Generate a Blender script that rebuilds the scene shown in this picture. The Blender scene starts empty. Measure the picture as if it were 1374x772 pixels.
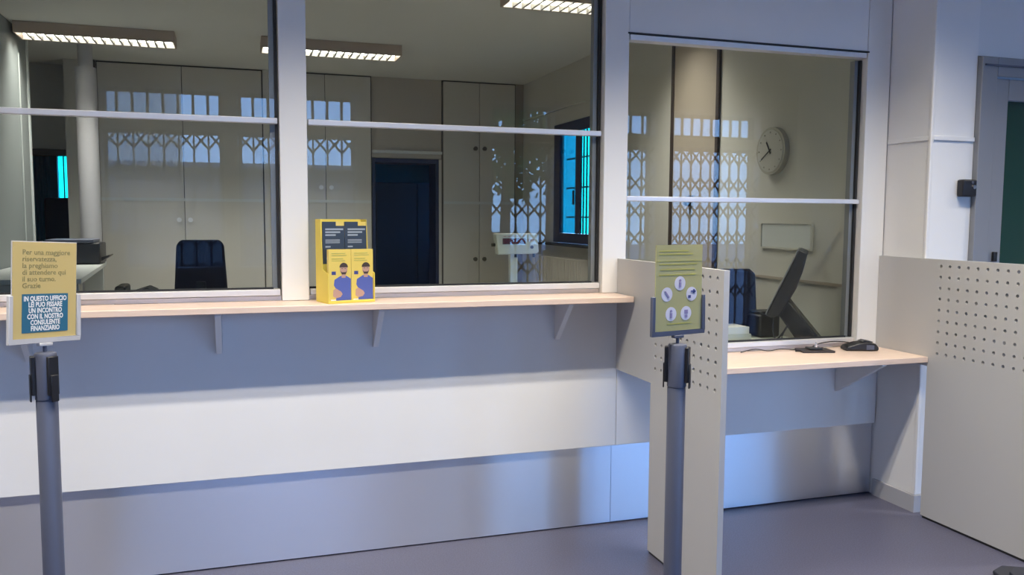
import bpy, bmesh, math, random
from mathutils import Matrix, Vector
random.seed(4)
C = bpy.context.scene.collection
SC = bpy.context.scene
R = math.radians

# ------------------------------------------------------------------ camera
f_px, pitch, yaw, roll = 1132.6, R(4.79), R(18.15), R(0.329)
fw = Vector((math.sin(yaw)*math.cos(pitch), math.cos(yaw)*math.cos(pitch), -math.sin(pitch)))
rt = Vector((math.cos(yaw), -math.sin(yaw), 0))
up = rt.cross(fw)
rr = math.cos(roll)*rt + math.sin(roll)*up
uu = -math.sin(roll)*rt + math.cos(roll)*up
cd = bpy.data.cameras.new('camera')
cd.sensor_fit = 'HORIZONTAL'; cd.sensor_width = 36; cd.lens = 36*f_px/1374
cd.clip_start = 0.05; cd.clip_end = 200
cam = bpy.data.objects.new('camera', cd); C.objects.link(cam)
m = Matrix.Identity(4)
for i in range(3):
    m[i][0] = rr[i]; m[i][1] = uu[i]; m[i][2] = -fw[i]
m[2][3] = 1.5
cam.matrix_world = m
SC.camera = cam

# ------------------------------------------------------------------ world, view
w = bpy.data.worlds.new('sky'); SC.world = w; w.use_nodes = True
nt = w.node_tree; nt.nodes.clear()
tc = nt.nodes.new('ShaderNodeTexCoord'); sx = nt.nodes.new('ShaderNodeSeparateXYZ')
cr = nt.nodes.new('ShaderNodeValToRGB'); bg = nt.nodes.new('ShaderNodeBackground'); wo = nt.nodes.new('ShaderNodeOutputWorld')
cr.color_ramp.elements[0].position = 0.0; cr.color_ramp.elements[0].color = (0.27, 0.515, 0.97, 1)
cr.color_ramp.elements[1].position = 0.7; cr.color_ramp.elements[1].color = (0.15, 0.34, 1.0, 1)
nt.links.new(tc.outputs['Generated'], sx.inputs[0]); nt.links.new(sx.outputs['Z'], cr.inputs[0])
nt.links.new(cr.outputs[0], bg.inputs[0]); nt.links.new(bg.outputs[0], wo.inputs[0])
bg.inputs[1].default_value = 14.5
vs = SC.view_settings
vs.view_transform = 'Standard'; vs.look = 'None'; vs.gamma = 1; vs.exposure = 0.0
vs.use_curve_mapping = False
SC.cycles.use_denoising = True
SC.cycles.max_bounces = 10; SC.cycles.transparent_max_bounces = 16
SC.cycles.sample_clamp_indirect = 6.0

LAMP = (1.0, 0.925, 0.80)
PUB_W = 48.0      # watt per ceiling fixture, public side
OFF_W = 22.5       # watt per ceiling fixture, office side

# ------------------------------------------------------------------ materials
MATS = {}
def mat(name, col, rough=0.5, metal=0.0, var=0.0, vscale=8.0, bump=0.0, bscale=60.0, coat=0.0, emit=None, estr=0.0, stretch=None, spec=0.5):
    if name in MATS: return MATS[name]
    mm = bpy.data.materials.new(name); mm.use_nodes = True
    n = mm.node_tree; p = n.nodes['Principled BSDF']
    p.inputs['Roughness'].default_value = rough; p.inputs['Metallic'].default_value = metal
    p.inputs['Coat Weight'].default_value = coat; p.inputs['Specular IOR Level'].default_value = spec
    c4 = (*col, 1)
    p.inputs['Base Color'].default_value = c4
    co = n.nodes.new('ShaderNodeTexCoord'); mp = n.nodes.new('ShaderNodeMapping')
    n.links.new(co.outputs['Object'], mp.inputs[0])
    if stretch: mp.inputs['Scale'].default_value = stretch
    if var > 0:
        nz = n.nodes.new('ShaderNodeTexNoise'); nz.inputs['Scale'].default_value = vscale; nz.inputs['Detail'].default_value = 6
        n.links.new(mp.outputs[0], nz.inputs['Vector'])
        rp = n.nodes.new('ShaderNodeValToRGB')
        rp.color_ramp.elements[0].position = 0.3; rp.color_ramp.elements[1].position = 0.7
        rp.color_ramp.elements[0].color = (*[max(0, x*(1-var)) for x in col], 1)
        rp.color_ramp.elements[1].color = (*[min(1, x*(1+var)) for x in col], 1)
        n.links.new(nz.outputs[0], rp.inputs[0]); n.links.new(rp.outputs[0], p.inputs['Base Color'])
    if bump > 0:
        nb = n.nodes.new('ShaderNodeTexNoise'); nb.inputs['Scale'].default_value = bscale
        n.links.new(mp.outputs[0], nb.inputs['Vector'])
        b = n.nodes.new('ShaderNodeBump'); b.inputs['Strength'].default_value = bump; b.inputs['Distance'].default_value = 0.002
        n.links.new(nb.outputs[0], b.inputs['Height']); n.links.new(b.outputs[0], p.inputs['Normal'])
    if emit:
        p.inputs['Emission Color'].default_value = (*emit, 1); p.inputs['Emission Strength'].default_value = estr
    MATS[name] = mm; return mm

def glass_mat(name, tint, refl):
    mm = bpy.data.materials.new(name); mm.use_nodes = True; n = mm.node_tree; n.nodes.clear()
    o = n.nodes.new('ShaderNodeOutputMaterial'); mx = n.nodes.new('ShaderNodeMixShader')
    t = n.nodes.new('ShaderNodeBsdfTransparent'); g = n.nodes.new('ShaderNodeBsdfGlossy'); lw = n.nodes.new('ShaderNodeLayerWeight')
    t.inputs[0].default_value = (*tint, 1); g.inputs['Roughness'].default_value = 0.0
    mr = n.nodes.new('ShaderNodeMapRange'); mr.inputs['To Min'].default_value = refl; mr.inputs['To Max'].default_value = 0.6
    pw = n.nodes.new('ShaderNodeMath'); pw.operation = 'POWER'; pw.inputs[1].default_value = 4
    lw.inputs['Blend'].default_value = 0.5
    n.links.new(lw.outputs['Facing'], pw.inputs[0]); n.links.new(pw.outputs[0], mr.inputs['Value'])
    n.links.new(mr.outputs[0], mx.inputs[0]); n.links.new(t.outputs[0], mx.inputs[1]); n.links.new(g.outputs[0], mx.inputs[2])
    n.links.new(mx.outputs[0], o.inputs[0]); MATS[name] = mm; return mm

M_WHITE = mat('white laminate', (0.78, 0.77, 0.75), 0.42, var=0.015, vscale=3)
M_WALL = mat('white wall paint', (0.74, 0.74, 0.73), 0.75, var=0.02, vscale=2, bump=0.15, bscale=180)
M_PART = mat('cream lacquered partition', (0.49, 0.485, 0.475), 0.4)
M_CEIL = mat('ceiling paint', (0.70, 0.70, 0.66), 0.85, var=0.02, vscale=1.5)
M_OWALL = mat('office cream wall', (0.56, 0.54, 0.47), 0.8, var=0.03, vscale=1.2)
M_CAB = mat('office cabinet laminate', (0.60, 0.57, 0.50), 0.5, var=0.02, vscale=2)
M_CABD = mat('cabinet joint', (0.10, 0.09, 0.08), 0.8)
M_TAN = mat('tan wall panel', (0.36, 0.305, 0.24), 0.6, var=0.05, vscale=4)
M_BROWN = mat('brown joint strip', (0.05, 0.035, 0.028), 0.6)
M_WOOD = mat('maple shelf laminate', (0.72, 0.56, 0.46), 0.4, var=0.07, vscale=7, stretch=(1.2, 14, 14))
M_ALU = mat('satin aluminium rail', (0.72, 0.71, 0.72), 0.38, metal=0.35)
M_GASK = mat('black gasket', (0.02, 0.02, 0.022), 0.6)
M_FLOOR = mat('grey vinyl floor', (0.082, 0.082, 0.125), 0.42, var=0.28, vscale=160, bump=0.05, bscale=200)
M_OFLOOR = mat('office floor', (0.30, 0.28, 0.25), 0.6, var=0.1, vscale=40)
M_GREYM = mat('grey painted metal', (0.095, 0.105, 0.15), 0.42, metal=0.15)
M_LGREY = mat('light grey plastic', (0.50, 0.50, 0.52), 0.4)
M_DOORG = mat('grey aluminium door', (0.27, 0.275, 0.29), 0.42, metal=0.3)
M_GREEN = mat('dark green door glass', (0.012, 0.045, 0.032), 0.08, spec=0.5)
M_BLACK = mat('black plastic', (0.014, 0.014, 0.017), 0.38)
M_FABRIC = mat('navy black fabric', (0.012, 0.013, 0.03), 0.85, var=0.2, vscale=120)
M_YEL = mat('yellow paper', (0.54, 0.42, 0.17), 0.45, coat=0.2)
M_YELF = mat('yellow leaflet paper', (0.74, 0.56, 0.11), 0.45, coat=0.15)
M_YELS = mat('yellow glossy sheet', (0.48, 0.45, 0.20), 0.25, coat=0.6)
M_YELD = mat('olive print', (0.46, 0.43, 0.09), 0.4)
M_YELL = mat('yellow cardboard', (0.80, 0.63, 0.10), 0.6)
M_TEAL = mat('petrol print', (0.025, 0.13, 0.22), 0.4)
M_PRINTW = mat('white print', (0.80, 0.80, 0.80), 0.5)
M_PRINTK = mat('grey print', (0.26, 0.23, 0.10), 0.5)
M_SLATE = mat('slate leaflet print', (0.035, 0.045, 0.06), 0.35)
M_LBLUE = mat('sky blue print', (0.16, 0.36, 0.55), 0.4)
M_SHIRT = mat('blue shirt print', (0.09, 0.12, 0.38), 0.5)
M_SKIN = mat('skin print', (0.50, 0.30, 0.22), 0.5)
M_HAIR = mat('dark hair print', (0.06, 0.04, 0.03), 0.5)
M_PURP = mat('purple print', (0.30, 0.26, 0.45), 0.5)
M_NAVYP = mat('navy print', (0.05, 0.06, 0.22), 0.5)
M_NAVY = mat('navy window frame', (0.012, 0.016, 0.06), 0.35)
M_CREAMP = mat('cream device plastic', (0.66, 0.67, 0.58), 0.45)
M_RED = mat('dark red display', (0.10, 0.012, 0.018), 0.25)
M_LAMPB = mat('beige lamp housing', (0.50, 0.40, 0.32), 0.5)
M_LOUV = mat('bright louvre', (0.42, 0.40, 0.36), 0.4, metal=0.2)
M_REFL = mat('white lamp reflector', (0.88, 0.88, 0.86), 0.6)
M_TUBE = mat('lamp tube', (1, 1, 1), 0.4, emit=(1.0, 0.95, 0.86), estr=14.0)
M_TUBEP = mat('lamp tube public', (1, 1, 1), 0.4, emit=(1.0, 0.95, 0.86), estr=6.0)
M_CLOCK = mat('clock face', (0.50, 0.485, 0.42), 0.5)
M_CLOCKR = mat('clock rim', (0.42, 0.40, 0.33), 0.5)
M_BOARD = mat('pale board', (0.62, 0.635, 0.60), 0.35)
M_CURT = mat('teal curtain', (0.03, 0.30, 0.38), 0.8)
M_BLUER = mat('teal lit back room wall', (0.05, 0.24, 0.30), 0.8)  # teal light on this wall is put into its base colour
M_NAVYC = mat('dark blue cabinet', (0.025, 0.05, 0.09), 0.6)
M_DARKR = mat('dark back room', (0.07, 0.08, 0.09), 0.85)
M_GROUND = mat('asphalt ground', (0.22, 0.21, 0.20), 0.9, var=0.2, vscale=3)
M_BUILD = mat('pale render facade', (0.90, 0.78, 0.62), 0.85, var=0.05, vscale=1)
M_BWIN = mat('facade window glass', (0.05, 0.06, 0.08), 0.15)
M_LEAF = mat('tree leaves', (0.10, 0.20, 0.05), 0.7, var=0.4, vscale=6)
M_BARK = mat('tree bark', (0.12, 0.09, 0.06), 0.9)
M_GATE = mat('grey steel gate', (0.05, 0.05, 0.055), 0.5, metal=0.3)
M_RAD = mat('radiator enamel', (0.62, 0.58, 0.50), 0.45)
M_CHROME = mat('chrome', (0.8, 0.8, 0.8), 0.15, metal=1.0)
G_PANE = glass_mat('counter glass', (0.93, 0.955, 0.935), 0.027)
G_CYAN = glass_mat('cyan tinted glass', (0.06, 0.55, 0.45), 0.03)
G_TEAL = glass_mat('teal tinted glass', (0.02, 0.24, 0.26), 0.03)
G_BACK = glass_mat('fill window glass', (0.26, 0.36, 0.38), 0.03)  # tint colours the light let in by the added back room window
G_CLEAR = glass_mat('clear glass', (0.95, 0.96, 0.96), 0.03)

# brushed steel: highlights stretched vertically
def steel():
    mm = mat('brushed steel', (0.80, 0.80, 0.82), 0.30, metal=0.95)
    n = mm.node_tree; p = n.nodes['Principled BSDF']
    p.inputs['Anisotropic'].default_value = 0.85
    tg = n.nodes.new('ShaderNodeTangent'); tg.direction_type = 'UV_MAP'; tg.uv_map = 'uv'
    n.links.new(tg.outputs[0], p.inputs['Tangent'])
    co = n.nodes.new('ShaderNodeTexCoord'); mp = n.nodes.new('ShaderNodeMapping'); mp.inputs['Scale'].default_value = (3, 3, 240)
    nz = n.nodes.new('ShaderNodeTexNoise'); nz.inputs['Scale'].default_value = 4; nz.inputs['Detail'].default_value = 5
    n.links.new(co.outputs['Object'], mp.inputs[0]); n.links.new(mp.outputs[0], nz.inputs['Vector'])
    mr = n.nodes.new('ShaderNodeMapRange'); mr.inputs['To Min'].default_value = 0.24; mr.inputs['To Max'].default_value = 0.40
    n.links.new(nz.outputs[0], mr.inputs['Value']); n.links.new(mr.outputs[0], p.inputs['Roughness'])
    return mm
M_STEEL = steel()

# ------------------------------------------------------------------ mesh helpers
def BM(): return bmesh.new()
def box(bm, x0, x1, y0, y1, z0, z1, mi=0, rot=None):
    vs_ = [bm.verts.new((x, y, z)) for z in (z0, z1) for y in (y0, y1) for x in (x0, x1)]
    if rot is not None:
        for v in vs_: v.co = rot @ v.co
    for q in ((0,2,3,1), (4,5,7,6), (0,1,5,4), (1,3,7,5), (3,2,6,7), (2,0,4,6)):
        f = bm.faces.new([vs_[i] for i in q]); f.material_index = mi
    return bm
def prism(bm, pts, a, b, axis='y', mi=0):
    """extrude a 2-D outline between a and b along an axis"""
    def P(u, v, t):
        return {'y': (u, t, v), 'x': (t, u, v), 'z': (u, v, t)}[axis]
    A = [bm.verts.new(P(u, v, a)) for u, v in pts]; B = [bm.verts.new(P(u, v, b)) for u, v in pts]
    n = len(pts)
    fs = [bm.faces.new(A), bm.faces.new(B[::-1])]
    for i in range(n): fs.append(bm.faces.new((A[i], A[(i+1) % n], B[(i+1) % n], B[i])))
    for f in fs: f.material_index = mi
    return bm
def cyl(bm, p0, p1, r0, r1=None, n=20, mi=0):
    r1 = r0 if r1 is None else r1
    p0, p1 = Vector(p0), Vector(p1); d = (p1-p0).normalized()
    a = d.orthogonal().normalized(); b = d.cross(a)
    A = []; B = []
    for i in range(n):
        t = 2*math.pi*i/n; o = math.cos(t)*a + math.sin(t)*b
        A.append(bm.verts.new(p0+o*r0)); B.append(bm.verts.new(p1+o*r1))
    fs = [bm.faces.new(A[::-1]), bm.faces.new(B)]
    for i in range(n): fs.append(bm.faces.new((A[i], A[(i+1) % n], B[(i+1) % n], B[i])))
    for f in fs: f.material_index = mi
    return bm
def tube(bm, pts, r, n=8, mi=0):
    pts = [Vector(p) for p in pts]; rings = []
    for i, p in enumerate(pts):
        d = (pts[min(i+1, len(pts)-1)] - pts[max(i-1, 0)]).normalized()
        a = d.cross(Vector((0.1, 0.2, 1))).normalized(); b = d.cross(a)
        rings.append([bm.verts.new(p + r*(math.cos(2*math.pi*k/n)*a + math.sin(2*math.pi*k/n)*b)) for k in range(n)])
    for A, B in zip(rings, rings[1:]):
        for k in range(n): bm.faces.new((A[k], A[(k+1) % n], B[(k+1) % n], B[k])).material_index = mi
    bm.faces.new(rings[0][::-1]); bm.faces.new(rings[-1])
    return bm
def smooth_path(pts, n=6):
    out = []; P = [Vector(p) for p in pts]; P = [P[0]] + P + [P[-1]]
    for i in range(1, len(P)-2):
        for k in range(n):
            t = k/n
            out.append(0.5*((2*P[i]) + (P[i+1]-P[i-1])*t + (2*P[i-1]-5*P[i]+4*P[i+1]-P[i+2])*t*t + (-P[i-1]+3*P[i]-3*P[i+1]+P[i+2])*t**3))
    out.append(P[-2]); return out
def lathe(bm, prof, n=28, cx=0, cy=0, mi=0):
    rings = [[bm.verts.new((cx+r*math.cos(2*math.pi*k/n), cy+r*math.sin(2*math.pi*k/n), z)) for k in range(n)] for r, z in prof]
    for A, B in zip(rings, rings[1:]):
        for k in range(n): bm.faces.new((A[k], A[(k+1) % n], B[(k+1) % n], B[k])).material_index = mi
    bm.faces.new(rings[0][::-1]); bm.faces.new(rings[-1])
    return bm
def disc(bm, cx, cz, r, y, t=0.0006, n=20, mi=0, sx_=1.0):
    return prism(bm, [(cx+sx_*r*math.cos(2*math.pi*k/n), cz+r*math.sin(2*math.pi*k/n)) for k in range(n)], y-t, y, 'y', mi)

def obj(name, bm, mats, parent=None, bevel=0.0, smooth=False, world=True, segs=2):
    bmesh.ops.recalc_face_normals(bm, faces=bm.faces)
    me = bpy.data.meshes.new(name); bm.to_mesh(me); bm.free()
    for q in (mats if isinstance(mats, (list, tuple)) else [mats]): me.materials.append(q)
    o = bpy.data.objects.new(name, me); C.objects.link(o)
    if parent is not None:
        if world:
            b = parent if parent.parent is None else parent.parent
            me.transform(Matrix.Translation(-b.location))
        o.parent = parent
    if smooth:
        for p in me.polygons: p.use_smooth = True
        me.set_sharp_from_angle(angle=R(38))
    if bevel > 0:
        md = o.modifiers.new('bevel', 'BEVEL'); md.width = bevel; md.segments = segs; md.limit_method = 'ANGLE'; md.angle_limit = R(40)
        for p in me.polygons: p.use_smooth = True
        me.set_sharp_from_angle(angle=R(40))
    return o
def stuff(o):
    o['kind'] = 'stuff'; return o
def tag(o, label, cat, group=None):
    o['label'] = label; o['category'] = cat
    if group: o['group'] = group
    return o
def thing(name, label, cat, loc=(0, 0, 0), rz=0.0, group=None):
    o = bpy.data.objects.new(name, None); C.objects.link(o); o.location = loc; o.rotation_euler = (0, 0, rz)
    o.empty_display_size = 0.1
    return tag(o, label, cat, group)
def struct(name, loc=(0, 0, 0), label=None):
    o = bpy.data.objects.new(name, None); C.objects.link(o); o.location = loc; o['kind'] = 'structure'; o.empty_display_size = 0.1
    if label: o['label'] = label
    return o
def smesh(name, bm, mats, label=None, bevel=0.0):
    o = obj(name, bm, mats, bevel=bevel); o['kind'] = 'structure'
    if label: o['label'] = label
    return o
def text(body, size, mats, parent, M, bold=0.0, align='LEFT', sxs=1.0, name='lettering', line=1.0, ext=0.0003):
    cu = bpy.data.curves.new('t', 'FONT'); cu.body = body; cu.size = size; cu.align_x = align; cu.align_y = 'TOP'
    cu.offset = bold; cu.space_line = line; cu.extrude = ext; cu.resolution_u = 2
    to = bpy.data.objects.new('t', cu); C.objects.link(to)
    bpy.context.view_layer.update()
    me = bpy.data.meshes.new_from_object(to.evaluated_get(bpy.context.evaluated_depsgraph_get()))
    bpy.data.objects.remove(to); bpy.data.curves.remove(cu)
    me.transform(Matrix.Diagonal((sxs, 1, 1, 1))); me.transform(M)
    me.materials.clear(); me.materials.append(mats)
    o = bpy.data.objects.new(name, me); C.objects.link(o); o.parent = parent
    return o
# text in the local xz plane facing -y
def TX(x, y, z): return Matrix.Translation((x, y, z)) @ Matrix.Rotation(R(90), 4, 'X')

YW = 3.67                 # face of the counter wall
ZC = 3.0; ZP = 3.2        # office ceiling, public ceiling
OF = 0.20                 # raised office floor
XP = 3.285                # side face of the pillar
YB = -2.0                 # wall behind the camera

# ------------------------------------------------------------------ ground, floors, ceilings
smesh('ground', box(BM(), -40, 40, -40, 40, -0.4, -0.16), M_GROUND, 'asphalt ground outside the building')
smesh('floor', box(BM(), -3.3, 7.0, YB-0.25, YW+0.06, -0.15, 0), M_FLOOR, 'speckled blue-grey vinyl floor')
smesh('floor_office', box(BM(), -3.3, 3.26, YW+0.09, 12.6, -0.15, OF), M_OFLOOR, 'raised office floor behind the counter')
smesh('ceiling', box(BM(), -3.3, 7.0, YB-0.25, YW-0.01, ZP, ZP+0.1), M_CEIL, 'white ceiling of the public hall')
smesh('ceiling_office', box(BM(), -3.3, 3.26, YW+0.11, 12.6, ZC, ZC+0.1), M_CEIL, 'off-white ceiling of the office behind the glass')

# ------------------------------------------------------------------ counter wall
wf = struct('wall_front', (0, YW, 0), 'white panelled counter wall with glazed openings and steel kick plate')
def wpart(n, x0, x1, y0, y1, z0, z1, mt, bev=0.0):
    return obj(n, box(BM(), x0, x1, y0, y1, z0, z1), mt, wf, bevel=bev)
# apron panels, butt-jointed
edges = [-3.3, -1.174, 1.728, XP-0.002]
wpart('apron_panel', -3.3, -1.176, YW, YW+0.09, 0.395, 1.112, M_WHITE, 0.002)
wpart('apron_panel', -1.174, 1.737, YW, YW+0.09, 0.395, 1.112, M_WHITE, 0.002)
wpart('apron_panel', 1.739, XP-0.003, YW, YW+0.09, 0.395, 0.788, M_WHITE, 0.002)
def kick(x0, x1):
    bm = box(BM(), x0, x1, YW+0.022, YW+0.05, 0.006, 0.392)
    o = obj('kick_plate', bm, M_STEEL, wf)
    uv = o.data.uv_layers.new(name='uv')
    for lp in o.data.loops:
        co = o.data.vertices[lp.vertex_index].co; uv.data[lp.index].uv = (co.z, co.x)
    return o
kick(-3.3, -1.177); kick(-1.175, 1.724); kick(1.726, XP-0.003)
wpart('kick_backing', -3.3, XP-0.003, YW+0.052, YW+0.09, 0, 0.394, M_GASK)
# posts and lintels
for x0, x1, zb in ((-3.3, -1.174, 1.113), (0.183, 0.295, 1.141), (1.652, 1.774, 1.141), (3.137, XP-0.003, 0.82)):
    wpart('post', x0, x1, YW-0.004, YW+0.10, zb, ZP, M_WHITE, 0.003)
wpart('lintel', -1.172, 0.181, YW, YW+0.10, 2.78, ZP, M_WHITE)
wpart('lintel', 0.297, 1.650, YW, YW+0.10, 2.78, ZP, M_WHITE)
wpart('lintel', 1.776, 3.135, YW, YW+0.10, 2.365, ZP, M_WHITE)

def window(name, x0, x1, zb, zt, zr, label):
    wn = struct(name, (x0, YW+0.03, zb), label)
    P = lambda n, a, b, c, d, e, f, mt, bv=0.0: obj(n, box(BM(), a, b, c, d, e, f), mt, wn, bevel=bv)
    P('sill_channel', x0, x1, YW+0.03, YW+0.09, zb, zb+0.018, M_ALU)
    P('bottom_rail', x0+0.004, x1-0.004, YW+0.012, YW+0.042, zb+0.022, zb+0.047, M_ALU, 0.002)
    P('gasket', x0+0.004, x1-0.03, YW+0.046, YW+0.062, zb+0.044, zb+0.054, M_GASK)
    P('middle_rail', x0+0.004, x1-0.004, YW+0.012, YW+0.042, zr-0.012, zr+0.012, M_ALU, 0.003)
    P('top_rail', x0+0.004, x1-0.004, YW-0.002, YW+0.06, zt-0.034, zt-0.008, M_ALU, 0.002)
    P('gasket', x0-0.01 if name == 'window_3' else x0, x1+0.01 if name == 'window_3' else x1, YW-0.005, YW+0.06, zt-0.007, zt+0.001, M_GASK)
    P('gasket', x1-0.013, x1-0.001, YW+0.035, YW+0.075, zb+0.05, zt-0.04, M_GASK)
    P('side_profile', x1-0.034, x1-0.014, YW+0.05, YW+0.085, zb+0.05, zt-0.04, M_DOORG)
    P('pane', x0+0.002, x1-0.014, YW+0.046, YW+0.052, zb+0.054, zr-0.0005, G_PANE)
    P('pane', x0+0.002, x1-0.014, YW+0.046, YW+0.052, zr+0.0005, zt-0.035, G_PANE)
    return wn
window('window_1', -1.172, 0.181, 1.141, 2.78, 1.892, 'tall glazed counter window above the row of grey gaskets, beside the left sign')
window('window_2', 0.297, 1.650, 1.141, 2.78, 1.892, 'tall glazed counter window behind the yellow leaflet stand')
window('window_3', 1.776, 3.135, 0.82, 2.365, 1.590, 'glazed counter window above the low desk shelf')

# ------------------------------------------------------------------ pillar and door wall on the right
wp = struct('wall_pillar', (XP, 3.375, 0), 'white pillar clad in panels with cover strips')
P = lambda n, a, b, c, d, e, f, mt, bv=0.0: obj(n, box(BM(), a, b, c, d, e, f), mt, wp, bevel=bv)
P('body', XP+0.004, 3.56, 3.379, 3.79, 0, ZP, M_WHITE)
P('side_panel', XP, XP+0.004, 3.385, YW-0.006, 0.09, 1.890, M_WHITE)
P('side_panel', XP, XP+0.004, 3.385, YW-0.006, 1.914, ZP, M_WHITE)
P('front_panel', XP+0.012, 3.558, 3.375, 3.379, 0.09, 1.890, M_WHITE)
P('front_panel', XP+0.012, 3.558, 3.375, 3.379, 1.914, ZP, M_WHITE)
P('cover_strip', XP-0.006, XP+0.004, 3.386, YW-0.006, 1.891, 1.913, M_WHITE, 0.002)
P('cover_strip', XP+0.012, 3.556, 3.366, 3.378, 1.891, 1.913, M_WHITE, 0.002)
P('corner_strip', XP-0.007, XP+0.012, 3.366, 3.384, 0.09, ZP, M_WHITE, 0.004)
b = BM(); box(b, XP-0.012, XP+0.004, 3.379, YW-0.006, 0, 0.088); box(b, XP-0.012, 3.556, 3.362, 3.379, 0, 0.088)
bb = obj('baseboard_pillar', b, mat('grey skirting', (0.42, 0.42, 0.44), 0.45)); bb['kind'] = 'structure'
bb['label'] = 'grey skirting around the foot of the pillar'
wd = struct('wall_right_front', (4.8, 3.375, 0), 'white wall around the grey glazed door')
P = lambda n, a, b, c, d, e, f, mt, bv=0.0: obj(n, box(BM(), a, b, c, d, e, f), mt, wd, bevel=bv)
P('wall_above_door', 3.562, 4.66, 3.38, 3.55, 2.32, ZP, M_WALL)
P('wall_beside_door', 4.662, 7.0, 3.38, 3.55, 0, ZP, M_WALL)
dr = struct('door_1', (3.562, 3.375, 0), 'grey aluminium door with dark green glass')
P = lambda n, a, b, c, d, e, f, mt, bv=0.0: obj(n, box(BM(), a, b, c, d, e, f), mt, dr, bevel=bv)
P('jamb', 3.560, 3.660, 3.345, 3.50, 0, 2.314, M_DOORG, 0.004)
P('jamb', 4.562, 4.660, 3.345, 3.50, 0, 2.314, M_DOORG, 0.004)
P('head', 3.661, 4.561, 3.345, 3.50, 2.218, 2.314, M_DOORG, 0.004)
P('stop_lip', 3.575, 4.640, 3.335, 3.345, 2.268, 2.276, M_GREYM)
P('stile', 3.667, 3.756, 3.362, 3.42, 0.01, 2.212, M_DOORG, 0.003)
P('stile', 4.466, 4.556, 3.362, 3.42, 0.01, 2.212, M_DOORG, 0.003)
P('rail', 3.757, 4.465, 3.362, 3.42, 2.105, 2.212, M_DOORG, 0.003)
P('rail', 3.757, 4.465, 3.362, 3.42, 0.01, 0.16, M_DOORG, 0.003)
P('pane', 3.757, 4.465, 3.385, 3.395, 0.161, 2.104, M_GREEN)
P('gasket', 3.661, 3.666, 3.37, 3.41, 0.01, 2.212, M_GASK)
lk = obj('lock', box(BM(), 3.698, 3.722, 3.345, 3.361, 1.285, 1.335), M_BLACK, dr, bevel=0.003)
# black sensor box on the pillar front
t = thing('wall_sensor', 'small black sensor box on the white pillar beside the grey door', 'sensor', (3.505, 3.372, 1.610))
obj('housing', box(BM(), 3.462, 3.552, 3.332, 3.3745, 1.614, 1.700), M_BLACK, t, bevel=0.008)
obj('lens', cyl(BM(), (3.530, 3.334, 1.662), (3.530, 3.327, 1.662), 0.010), M_CHROME, t)
obj('lens', cyl(BM(), (3.520, 3.334, 1.685), (3.520, 3.329, 1.685), 0.007), M_GREYM, t)

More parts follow.
